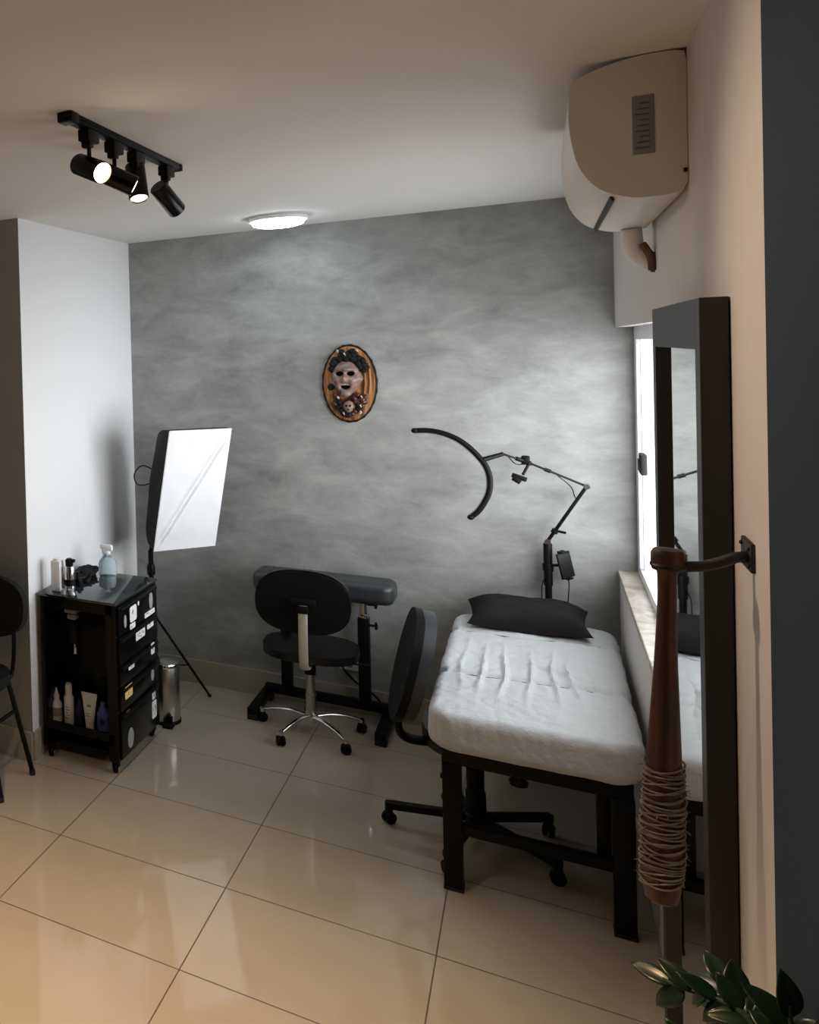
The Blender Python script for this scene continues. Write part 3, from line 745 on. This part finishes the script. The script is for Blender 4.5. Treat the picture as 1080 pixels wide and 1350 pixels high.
for k in range(3):
    a = math.radians(5+120*k); d = Vector((math.cos(a), math.sin(a), 0)); Lg = .31 if k == 0 else .16
    lg = MB().bar(d*.018+Vector((0, 0, .42)), d*Lg+Vector((0, 0, .012)), .016, .010).build('leg', M['black_metal'], t)
    MB().bar(d*.014+Vector((0, 0, .13)), d*(.018+(Lg-.018)*.62)+Vector((0, 0, .166)), .008, .006).build('strut', M['black_metal'], lg)
    MB().ball(d*Lg+Vector((0, 0, .011)), (.022, .022, .022), seg=12).build('foot', M['rubber'], lg)
MB().lathe([(.026, .41), (.026, .46), (.019, .465)], 16).build('leg_collar', M['black_plastic'], t)
hp = back-nf_*.06
MB().tube(spline([hp+Vector((-.02, 0, -.01)), hp+Vector((-.09, -.04, .03)), hp+Vector((-.135, -.06, -.02)), hp+Vector((-.12, -.05, -.08)), hp+Vector((-.06, -.02, -.075)), hp+Vector((-.015, 0, -.03))], 8), .0035, 8).tube(spline([hp+Vector((-.01, -.01, -.08)), hp+Vector((.0, -.02, -.17)), hp+Vector((.03, -.03, -.25)), (.012, -.016, .80)], 8), .0035, 8).build('cord', M['black_plastic'], t)
MB().tube([hp+Vector((-.045, -.03, -.08)), hp+Vector((-.05, -.03, -.20))], .003, 6).ball(hp+Vector((-.05, -.03, -.235)), (.020, .020, .06), seg=12).build('cord_switch', M['black_plastic'], t)

# ------------------------------------------------------------------ steel bin
t = thing('pedal_bin', 'slim chrome pedal bin standing behind the black trolley', 'bin', (-1.642, 4.43, 0))
MB().lathe([(.0, .012), (.076, .012), (.079, .018), (.079, .300), (.076, .304), (0, .304)], 48).build('body', M['steel'], t)
MB().lathe([(.0, .322), (.040, .321), (.076, .314), (.081, .306), (.081, .296), (.078, .296)], 48, cap=False).build('lid', M['chrome'], t)
MB().lathe([(.0, 0), (.082, 0), (.082, .014), (.078, .020), (0, .020)], 48).build('foot_ring', M['black_plastic'], t)
MB().box((.050, -.085, .012), (.055, .050, .012), bev=.004).box((.05, -.072, .035), (.03, .02, .04), bev=.004).build('pedal', M['black_plastic'], t)

# ------------------------------------------------------------------ black trolley
CX0, CX1, CY0, CY1 = -1.990, -1.600, 3.722, 4.240
cx, cy = (CX0+CX1)/2, (CY0+CY1)/2
hw, hd = (CX1-CX0)/2, (CY1-CY0)/2
t = thing('tool_trolley', 'black rolling tool trolley with stickered drawers against the white wall', 'trolley', (cx, cy, 0))
mb = MB()
mb.span((-hw, -hd, .058), (-hw+.022, hd, .785), bev=.002)             # far side
mb.span((hw-.022, -hd, .058), (hw-.004, hd, .785), bev=.002)          # drawer side backing
mb.span((-hw+.022, -hd+.21, .058), (hw-.022, hd, .785), bev=.002)     # body block holding the drawers
mb.span((-hw+.022, -hd, .735), (hw-.022, -hd+.21, .785), bev=.002)
mb.span((hw-.052, -hd, .058), (hw-.022, -hd+.21, .785), bev=.002)
mb.span((-hw+.022, -hd, .128), (hw-.022, -hd+.21, .150), bev=.002)    # shelf
mb.span((-hw+.022, -hd, .128), (hw-.022, -hd+.012, .186), bev=.002)   # shelf lip
mb.span((-hw+.022, -hd+.05, .058), (hw-.022, -hd+.21, .075), bev=.002)
mb.build('body', M['black_gloss'], t, smooth=False)
MB().span((-hw-.004, -hd-.004, .785), (hw+.004, hd+.004, .797), bev=.002).build('glass_top', M['glass_top'], t)
for x, y in ((-hw+.03, -hd+.03), (hw-.03, -hd+.03), (-hw+.03, hd-.03), (hw-.03, hd-.03)):
    c = MB().box((x, y, .054), (.034, .034, .012), bev=.002).cyl((x, y, .02), (x, y, .05), .007).span((x-.016, y-.012, .018), (x-.011, y+.012, .05)).span((x+.011, y-.012, .018), (x+.016, y+.012, .05)).build('caster', M['black_metal'], t)
    MB().cyl((x-.010, y-.004, .0215), (x+.010, y-.004, .0215), .0215, bev=.004, seg=24).build('wheel', M['black_plastic'], c)
    MB().cyl((x+.016, y-.004, .022), (x+.0185, y-.004, .022), .013, seg=20).build('wheel_hub', M['chrome'], c)
drawers = []
for z0, z1 in ((.640, .772), (.505, .628), (.402, .495), (.288, .392), (.068, .276)):
    d = MB().span((hw-.004, -hd+.022, z0), (hw+.006, hd-.014, z1), bev=.003).build('drawer', M['black_gloss'], t)
    MB().span((hw+.004, -hd+.035, z1-.020), (hw+.016, hd-.03, z1-.008), bev=.003).build('handle', M['black_metal'], d)
    drawers.append(d)
def sticker(d, y0, y1, z0, z1, mat, marks=0, round_=0):
    yc, zc, w, h = (y0+y1)/2-cy, (z0+z1)/2, abs(y1-y0), z1-z0
    poly = ellipse(w/2, h/2, 28) if round_ else rrect(w, h, min(w, h)*.18, 4)
    Ms = Matrix(((0, 0, 1, hw+.0055), (1, 0, 0, yc), (0, 1, 0, zc), (0, 0, 0, 1)))
    s_ = MB().prism(poly, .0016, Ms).build('sticker', mat, d, smooth=False)
    mb = MB(); rng = random.Random(int(yc*1000+zc*977))
    for k in range(marks):
        mb.box((hw+.0074, yc+rng.uniform(-.32, .32)*w, zc+rng.uniform(-.3, .3)*h), (.0006, w*rng.uniform(.08, .2), h*rng.uniform(.08, .22)))
    if marks:
        o = mb.build('sticker_print', M['grey_print'], d, smooth=False)
D1, D2, D3, D4, D5 = drawers
sticker(D1, 3.872, 3.955, .668, .742, M['paper'], 2)
sticker(D1, 3.800, 3.830, .662, .722, M['grey_print'], 0, 1)
sticker(D1, 3.972, 3.990, .725, .750, M['paper'], 0, 1)
sticker(D1, 4.120, 4.168, .668, .752, M['grey_print'], 0, 1)
sticker(D1, 3.870, 3.935, .636, .662, M['paper'], 2)
sticker(D1, 4.058, 4.190, .640, .664, M['paper'], 5)
sticker(D2, 3.938, 4.055, .562, .604, M['paper'], 6)
sticker(D2, 4.086, 4.170, .578, .616, M['paper'], 4)
sticker(D3, 3.840, 3.910, .452, .484, M['paper'], 3)
sticker(D3, 4.128, 4.176, .440, .496, M['paper'], 4)
sticker(D4, 3.790, 3.880, .330, .388, M['yellow_paper'], 4)
sticker(D4, 4.120, 4.160, .310, .370, M['grey_print'], 0, 1)
sticker(D5, 3.800, 3.840, .250, .274, M['red_paper'], 0)
sticker(D5, 4.128, 4.170, .215, .262, M['paper'], 4)
sticker(D5, 4.122, 4.182, .120, .206, M['paper'], 7)
sticker(D5, 3.810, 3.880, .088, .182, M['grey_print'], 0, 1)
hb = MB().lathe([(.0, .560), (.022, .562), (.028, .590), (.028, .650), (.022, .672), (.0, .674)], 24, Matrix.Translation((-.045, -hd+.06, 0))).build('bottle_holder', M['black_plastic'], t)
MB().box((-.045, -hd+.045, .722), (.062, .05, .020), bev=.004).box((-.045, -hd+.05, .692), (.045, .04, .026), bev=.006).build('holder_clip', M['cap_grey'], hb, label='grey holder clip')
MB().cyl((-.036, -hd+.045, .515), (-.034, -hd+.045, .545), .007, .004).tube([(-.036, -hd+.045, .54), (-.045, -hd+.06, .57)], .003).build('nozzle', M['white_plastic'], hb)

# bottles standing on the trolley shelf
SH = .150; by_ = CY0+.090
def on_shelf(name, label, x, y=by_): return thing(name, label, 'bottle' if name != 'cream_tube' else 'tube', (x, y, SH), 0, 'toiletries on the trolley shelf')
b1 = on_shelf('dropper_bottle', 'small white bottle with dropper tip, first on the trolley shelf by the white wall', -1.960)
MB().lathe([(0, 0), (.026, 0), (.028, .006), (.028, .085), (.020, .100), (.012, .104), (0, .104)], 28).build('body', M['white_plastic'], b1)
MB().lathe([(.0285, .030), (.0285, .072)], 28, cap=False).build('wrap_label', M['grey_print'], b1)
MB().lathe([(0, .104), (.014, .104), (.015, .125), (.008, .140), (.004, .162), (0, .163)], 20).build('dropper', M['white_plastic'], b1)
b2 = on_shelf('pump_bottle', 'slim tall white foam pump bottle on the trolley shelf', -1.893)
MB().lathe([(0, 0), (.022, 0), (.024, .006), (.024, .130), (.018, .142), (0, .142)], 28).build('body', M['white_plastic'], b2)
mb = MB()
for k in range(5): mb.box((.004*(k % 2), -.0242, .035+.013*k), (.018-.003*(k % 3), .001, .004))
mb.build('print', M['grey_print'], b2)
MB().lathe([(0, .142), (.017, .142), (.017, .175), (.014, .195), (.008, .200), (0, .200)], 20).box((0, -.014, .190), (.012, .024, .010), bev=.003).build('pump', M['white_plastic'], b2)
b3 = on_shelf('navy_bottle', 'dark navy bottle between the white pump bottle and the cream tube', -1.848, by_+.02)
MB().lathe([(0, 0), (.021, 0), (.022, .006), (.022, .090), (.012, .104), (.011, .125), (0, .126)], 24).build('body', M['navy'], b3)
b4 = on_shelf('cream_tube', 'white squeeze tube standing on its cap on the trolley shelf', -1.785)
bm = bmesh.new(); rings = []
for k in range(12):
    f = k/11; z = .020+.138*f; rx = .021+.018*f; ry = .020*(1-f)**.6+.0015
    rings.append([bm.verts.new((rx*math.cos(2*PI*i/28), ry*math.sin(2*PI*i/28), z)) for i in range(28)])
for a, b_ in zip(rings, rings[1:]):
    for i in range(28): bm.faces.new((a[i], a[(i+1) % 28], b_[(i+1) % 28], b_[i]))
bm.faces.new(rings[0][::-1]); bm.faces.new(rings[-1])
MB().add(bm).box((0, 0, .162), (.080, .004, .016), bev=.001).build('body', M['white_plastic'], b4)
MB().lathe([(0, 0), (.021, 0), (.021, .020), (0, .020)], 28).build('cap', M['white_plastic'], b4)
MB().box((.002, -.0125, .112), (.020, .001, .012)).box((0, -.0165, .075), (.018, .001, .004)).box((0, -.0175, .064), (.022, .001, .004)).build('print', M['grey_print'], b4)
b5 = on_shelf('lotion_bottle', 'blue lotion bottle beside the cream tube, next to the trolley corner post', -1.715)
MB().prism(ellipse(.030, .018, 32, 2.4), .095, bev=.008).lathe([(.020, .092), (.016, .112), (.014, .116), (0, .116)], 24, Matrix.Diagonal((1.2, .8, 1, 1))).build('body', M['blue'], b5)
MB().lathe([(0, .114), (.012, .114), (.012, .136), (.009, .140), (0, .140)], 20).build('cap', M['blue'], b5)
MB().lathe([(.0, 0), (.014, .0004), (0, .0012)], 24, Matrix.Translation((0, -.0183, .052)) @ Matrix.Rotation(PI/2, 4, 'X')).build('print', M['navy'], b5)

# things on top of the trolley
TT = .797
s = thing('spray_bottle', 'translucent blue spray bottle with white trigger on the trolley top', 'spray bottle', (-1.838, 4.19, TT))
MB().lathe([(0, 0), (.042, 0), (.046, .006), (.047, .060), (.040, .076), (.024, .092), (.014, .104), (.013, .118), (0, .118)], 36).build('body', M['bottle_clear'], s)
mb = MB().cyl((0, 0, .112), (0, 0, .130), .017).box((-.006, 0, .146), (.062, .022, .024), bev=.007).box((.014, 0, .140), (.030, .024, .030), bev=.007)
mb.build('sprayer', M['white_plastic'], s)
MB().tube(spline([(-.022, 0, .138), (-.026, 0, .122), (-.020, 0, .104), (-.026, 0, .092)], 5), .006, 8, flat=.7).build('trigger', M['white_plastic'], s)
s = thing('white_canister', 'tall white square bottle on the trolley top at the white wall edge', 'bottle', (-1.930, 3.80, TT))
MB().box((0, 0, .075), (.052, .050, .150), bev=.008).cyl((0, 0, .148), (0, 0, .158), .020).build('body', M['white_plastic'], s)
s = thing('metal_flask', 'black and silver bottle beside the white canister on the trolley top', 'bottle', (-1.872, 3.815, TT))
MB().lathe([(0, 0), (.025, 0), (.026, .004), (.026, .115), (.022, .124), (0, .124)], 28).build('body', M['chrome'], s)
MB().lathe([(0, .124), (.018, .124), (.020, .150), (.012, .160), (0, .160)], 24).box((.012, 0, .150), (.035, .020, .016), bev=.004).build('cap', M['black_plastic'], s)
MB().lathe([(.0265, .03), (.0265, .06)], 28, cap=False).build('band', M['black_plastic'], s)
s = thing('tattoo_machine', 'black tattoo pen rig lying on the trolley top near the wall', 'tattoo machine', (-1.905, 4.00, TT))
MB().cyl((-.03, -.07, .018), (.01, .02, .020), .016, .018, bev=.004).cyl((-.042, -.097, .016), (-.03, -.07, .018), .009, .015).build('grip', M['black_plastic'], s)
MB().box((.018, -.075, .020), (.05, .04, .040), bev=.006).cyl((.02, -.075, .035), (.022, -.07, .068), .010).build('power_unit', M['black_plastic'], s)
MB().tube(spline([(.01, .02, .02), (.03, .05, .03), (.045, .02, .016), (.05, -.03, .008)], 8), .006, 8).build('cord', M['black_plastic'], s)
s = thing('tattoo_pouch', 'crumpled black pouch on the trolley top behind the tattoo pen', 'pouch', (-1.935, 4.14, TT))
bm = bmesh.new(); bmesh.ops.create_icosphere(bm, subdivisions=4, radius=1)
for v in bm.verts:
    c = v.co.copy(); k = 1+.35*noise.noise(c*2.2)
    v.co = Vector((c.x*.050*k, c.y*.085*k, max(0, c.z*.028*k+.018)))
MB().add(bm).build('cloth', M['black_fabric'], s)
for i, (x, y, lb) in enumerate(((-1.842, 3.765, 'tiny clear plastic cup at the near edge of the trolley top'), (-1.875, 3.752, 'tiny clear plastic cup closest to the white canister'))):
    s = MB().lathe([(.010, 0), (.013, .022), (.015, .024), (.012, .022), (.009, .003), (0, .003)], 20, cap=False).build('ink_cup', M['cup']); s.location = (x, y, TT)
    tag(s, lb, 'cup', 'ink cups on the trolley')

# ------------------------------------------------------------------ black chair at the frame edge
t = thing('side_chair', 'black padded side chair with tubular steel legs against the grey wall', 'chair', (-2.19, 3.385, 0))
for sx_, lab_ in ((1, 0), (-1, 1)):
    for y0, y1 in ((-.10, -.145), (.10, .145)):
        l = MB().tube([(sx_*.150, y0, .430), (sx_*.240, y1, .012)], .0115, 12).build('leg', M['black_metal'], t)
        MB().cyl((sx_*.240, y1, 0), (sx_*.238, y1, .022), .014).build('foot_cap', M['rubber'], l)
    MB().tube([(sx_*.178, -.118, .300), (sx_*.178, .118, .300)], .009, 10).build('stretcher', M['black_metal'], t)
MB().span((-.155, -.11, .425), (.155, .11, .440), bev=.003).build('seat_frame', M['black_metal'], t)
MB().prism(ellipse(.185, .195, 48, 2.8), .048, Matrix.Translation((0, -.03, .436)), bev=.021, seg=5).build('seat', M['black_fabric'], t)
for sx_ in (-1, 1): MB().tube(spline([(sx_*.13, .06, .43), (sx_*.14, .15, .45), (sx_*.15, .165, .60), (sx_*.15, .15, .70)], 6), .010, 10).build('back_post', M['black_metal'], t)
Mb = Matrix.Translation((0, .155, .765)) @ Matrix.Rotation(math.radians(-6), 4, 'X') @ Matrix.Rotation(PI/2, 4, 'X')
MB().prism(ellipse(.235, .142, 56, 2.7), .045, Mb, bev=.02, seg=5).build('backrest', M['black_fabric'], t)

# ------------------------------------------------------------------ zz plant in a tall planter
t = thing('potted_plant', 'dark green potted plant with glossy leaves in front of the mirror', 'plant', (.150, 1.46, 0))
MB().lathe([(0, 0), (.070, 0), (.074, .01), (.098, .66), (.100, .70), (.092, .70), (.090, .67), (0, .665)], 40).build('planter', M['black_plastic'], t)
MB().lathe([(0, .668), (.089, .668), (.07, .682), (0, .688)], 32).build('soil', M['soil'], t)
def leaf(mb, p, d, n, L_, w):
    d = d.normalized(); s_ = d.cross(n).normalized(); n = s_.cross(d)
    bm = mb.bm; rows = []
    for i in range(9):
        f = i/8; ww = w*math.sin(PI*min(1, f**.8*.98+.02))**.8; c = p+d*(L_*f)+n*(-.18*L_*f*f)
        rows.append([bm.verts.new(c+s_*(ww*q)+n*(.22*ww*abs(q))) for q in (-1, -.5, 0, .5, 1)])
    for a, b_ in zip(rows, rows[1:]):
        for k in range(4): bm.faces.new((a[k], a[k+1], b_[k+1], b_[k]))
o_ = Vector((.150, 1.46, 0))
def stem_plant(tip, mid, root, n, L_, w, seed):
    rg = random.Random(seed)
    pts = spline([Vector(root), Vector(mid), Vector(tip)], 10)
    MB().tube(pts, [.0065-.0045*i/(len(pts)-1) for i in range(len(pts))], 8).build('stalk', M['stem'], t)
    for k in range(n):
        f = .40+.60*k/(n-1); i = min(len(pts)-2, int(f*(len(pts)-1))); p = pts[i]; dd = (pts[i+1]-pts[i]).normalized()
        side = Vector((0, 1, 0)).cross(dd).normalized() if k % 2 else -Vector((0, 1, 0)).cross(dd).normalized()
        side = (side+Vector((0, rg.uniform(-.7, .5), rg.uniform(-.2, .3)))).normalized()
        d = dd*.75+side*.75
        if k == n-1: d = dd
        mb = MB(); leaf(mb, p, d, Vector((rg.uniform(-.3, .3), -.6, .8)).normalized(), L_*rg.uniform(.85, 1.1), w*rg.uniform(.85, 1.1))
        l = mb.build('leaf', M['leaf'], t)
        sm = l.modifiers.new('thick', 'SOLIDIFY'); sm.thickness = .0012
def G_(x, y, z): return Vector((x, y, z))-o_
stem_plant(G_(.124, 1.52, 1.075), G_(.215, 1.48, 1.045), G_(.17, 1.46, .68), 12, .046, .012, 1)
stem_plant(G_(.190, 1.56, 1.075), G_(.222, 1.50, 1.000), G_(.18, 1.47, .68), 10, .048, .014, 2)
stem_plant(G_(.232, 1.42, 1.145), G_(.236, 1.44, .980), G_(.17, 1.45, .68), 12, .052, .015, 3)
stem_plant(G_(.250, 1.34, 1.170), G_(.236, 1.40, .980), G_(.17, 1.44, .68), 12, .048, .014, 4)
stem_plant(G_(.150, 1.50, 1.000), G_(.18, 1.48, .95), G_(.15, 1.46, .68), 8, .042, .012, 5)

# ------------------------------------------------------------------ light
w = bpy.data.worlds.new('daylight'); scene.world = w; w.use_nodes = True
bg = w.node_tree.nodes['Background']; bg.inputs['Color'].default_value = (.985, .985, 1.0, 1)
wn = w.node_tree; wtc = wn.nodes.new('ShaderNodeTexCoord'); wsx = wn.nodes.new('ShaderNodeSeparateXYZ'); wcr = wn.nodes.new('ShaderNodeValToRGB')
wmr = wn.nodes.new('ShaderNodeMapRange'); wmr.inputs['From Min'].default_value = -1; wml = wn.nodes.new('ShaderNodeMath'); wml.operation = 'MULTIPLY'; wml.inputs[1].default_value = 13.5
wn.links.new(wtc.outputs['Generated'], wsx.inputs['Vector']); wn.links.new(wsx.outputs['Z'], wmr.inputs['Value']); wn.links.new(wmr.outputs['Result'], wcr.inputs['Fac'])
we = wcr.color_ramp.elements; we[0].position = .30; we[0].color = (.35, .35, .35, 1); we[1].position = .78; we[1].color = (.35, .35, .35, 1)
wk = we.new(.44); wk.color = (1, 1, 1, 1); wk = we.new(.58); wk.color = (1, 1, 1, 1)
wn.links.new(wcr.outputs['Color'], wml.inputs[0]); wn.links.new(wml.outputs[0], bg.inputs['Strength'])
pl = bpy.data.lights.new('window_portal', 'AREA'); pl.shape = 'RECTANGLE'; pl.size = WZ1-WZ0; pl.size_y = W1-W0; pl.cycles.is_portal = True
po = bpy.data.objects.new('window_portal', pl); COL.objects.link(po); po.location = (.47, (W0+W1)/2, (WZ0+WZ1)/2)
po.rotation_euler = Matrix(((0, 0, 1), (0, 1, 0), (-1, 0, 0))).to_euler()
def add_light(name, kind, loc, energy, col, direction=None, **kw):
    l = bpy.data.lights.new(name, kind); l.energy = energy; l.color = col
    for k_, v_ in kw.items(): setattr(l, k_, v_)
    o = bpy.data.objects.new(name, l); COL.objects.link(o); o.location = loc
    if direction is not None: o.rotation_euler = Vector(direction).to_track_quat('-Z', 'Y').to_euler()
    return o
WARM = (1.0, .74, .54)
for (p_, d_), en in zip(SPOTS, (44, 9, 11, 7)):
    add_light('spot_beam', 'SPOT', p_, en, WARM, d_, spot_size=math.radians(76), spot_blend=1.0, shadow_soft_size=.025)
# warm ceiling lamp of the room behind the viewer
for lx, ly, en in ((-1.30, 1.42, 245), (-.70, .95, 140), (-2.7, .7, 32)):
    add_light('rear_room_downlight', 'SPOT', (lx, ly, 2.58), en, (1.0, .67, .36), (0, 0.06, -1), spot_size=math.radians(92), spot_blend=.75, shadow_soft_size=.06)

# ------------------------------------------------------------------ camera
cam = bpy.data.cameras.new('camera'); co = bpy.data.objects.new('camera', cam); COL.objects.link(co)
cam.sensor_fit = 'HORIZONTAL'; cam.sensor_width = 36; cam.lens = 36*1146.779/1080
cam.shift_x = .5+100/1080; cam.shift_y = (489.06-675)/1080
cam.clip_start = .02; cam.clip_end = 100
yaw, pitch, roll = .615291, -.0153635, -.0310664
f = Vector((-math.sin(yaw)*math.cos(pitch), math.cos(yaw)*math.cos(pitch), math.sin(pitch)))
r = Vector((math.cos(yaw), math.sin(yaw), 0)); u = r.cross(f)
rr_ = r*math.cos(roll)+u*math.sin(roll); uu_ = u*math.cos(roll)-r*math.sin(roll)
co.matrix_world = Matrix.Translation((0, 0, 1.95)) @ Matrix((rr_, uu_, -f)).transposed().to_4x4()
scene.camera = co
scene.view_settings.view_transform = 'Standard'; scene.view_settings.look = 'None'
scene.view_settings.exposure = 0.0; scene.view_settings.gamma = 1.0; scene.view_settings.use_curve_mapping = False
scene.cycles.use_denoising = True
scene.cycles.max_bounces = 10
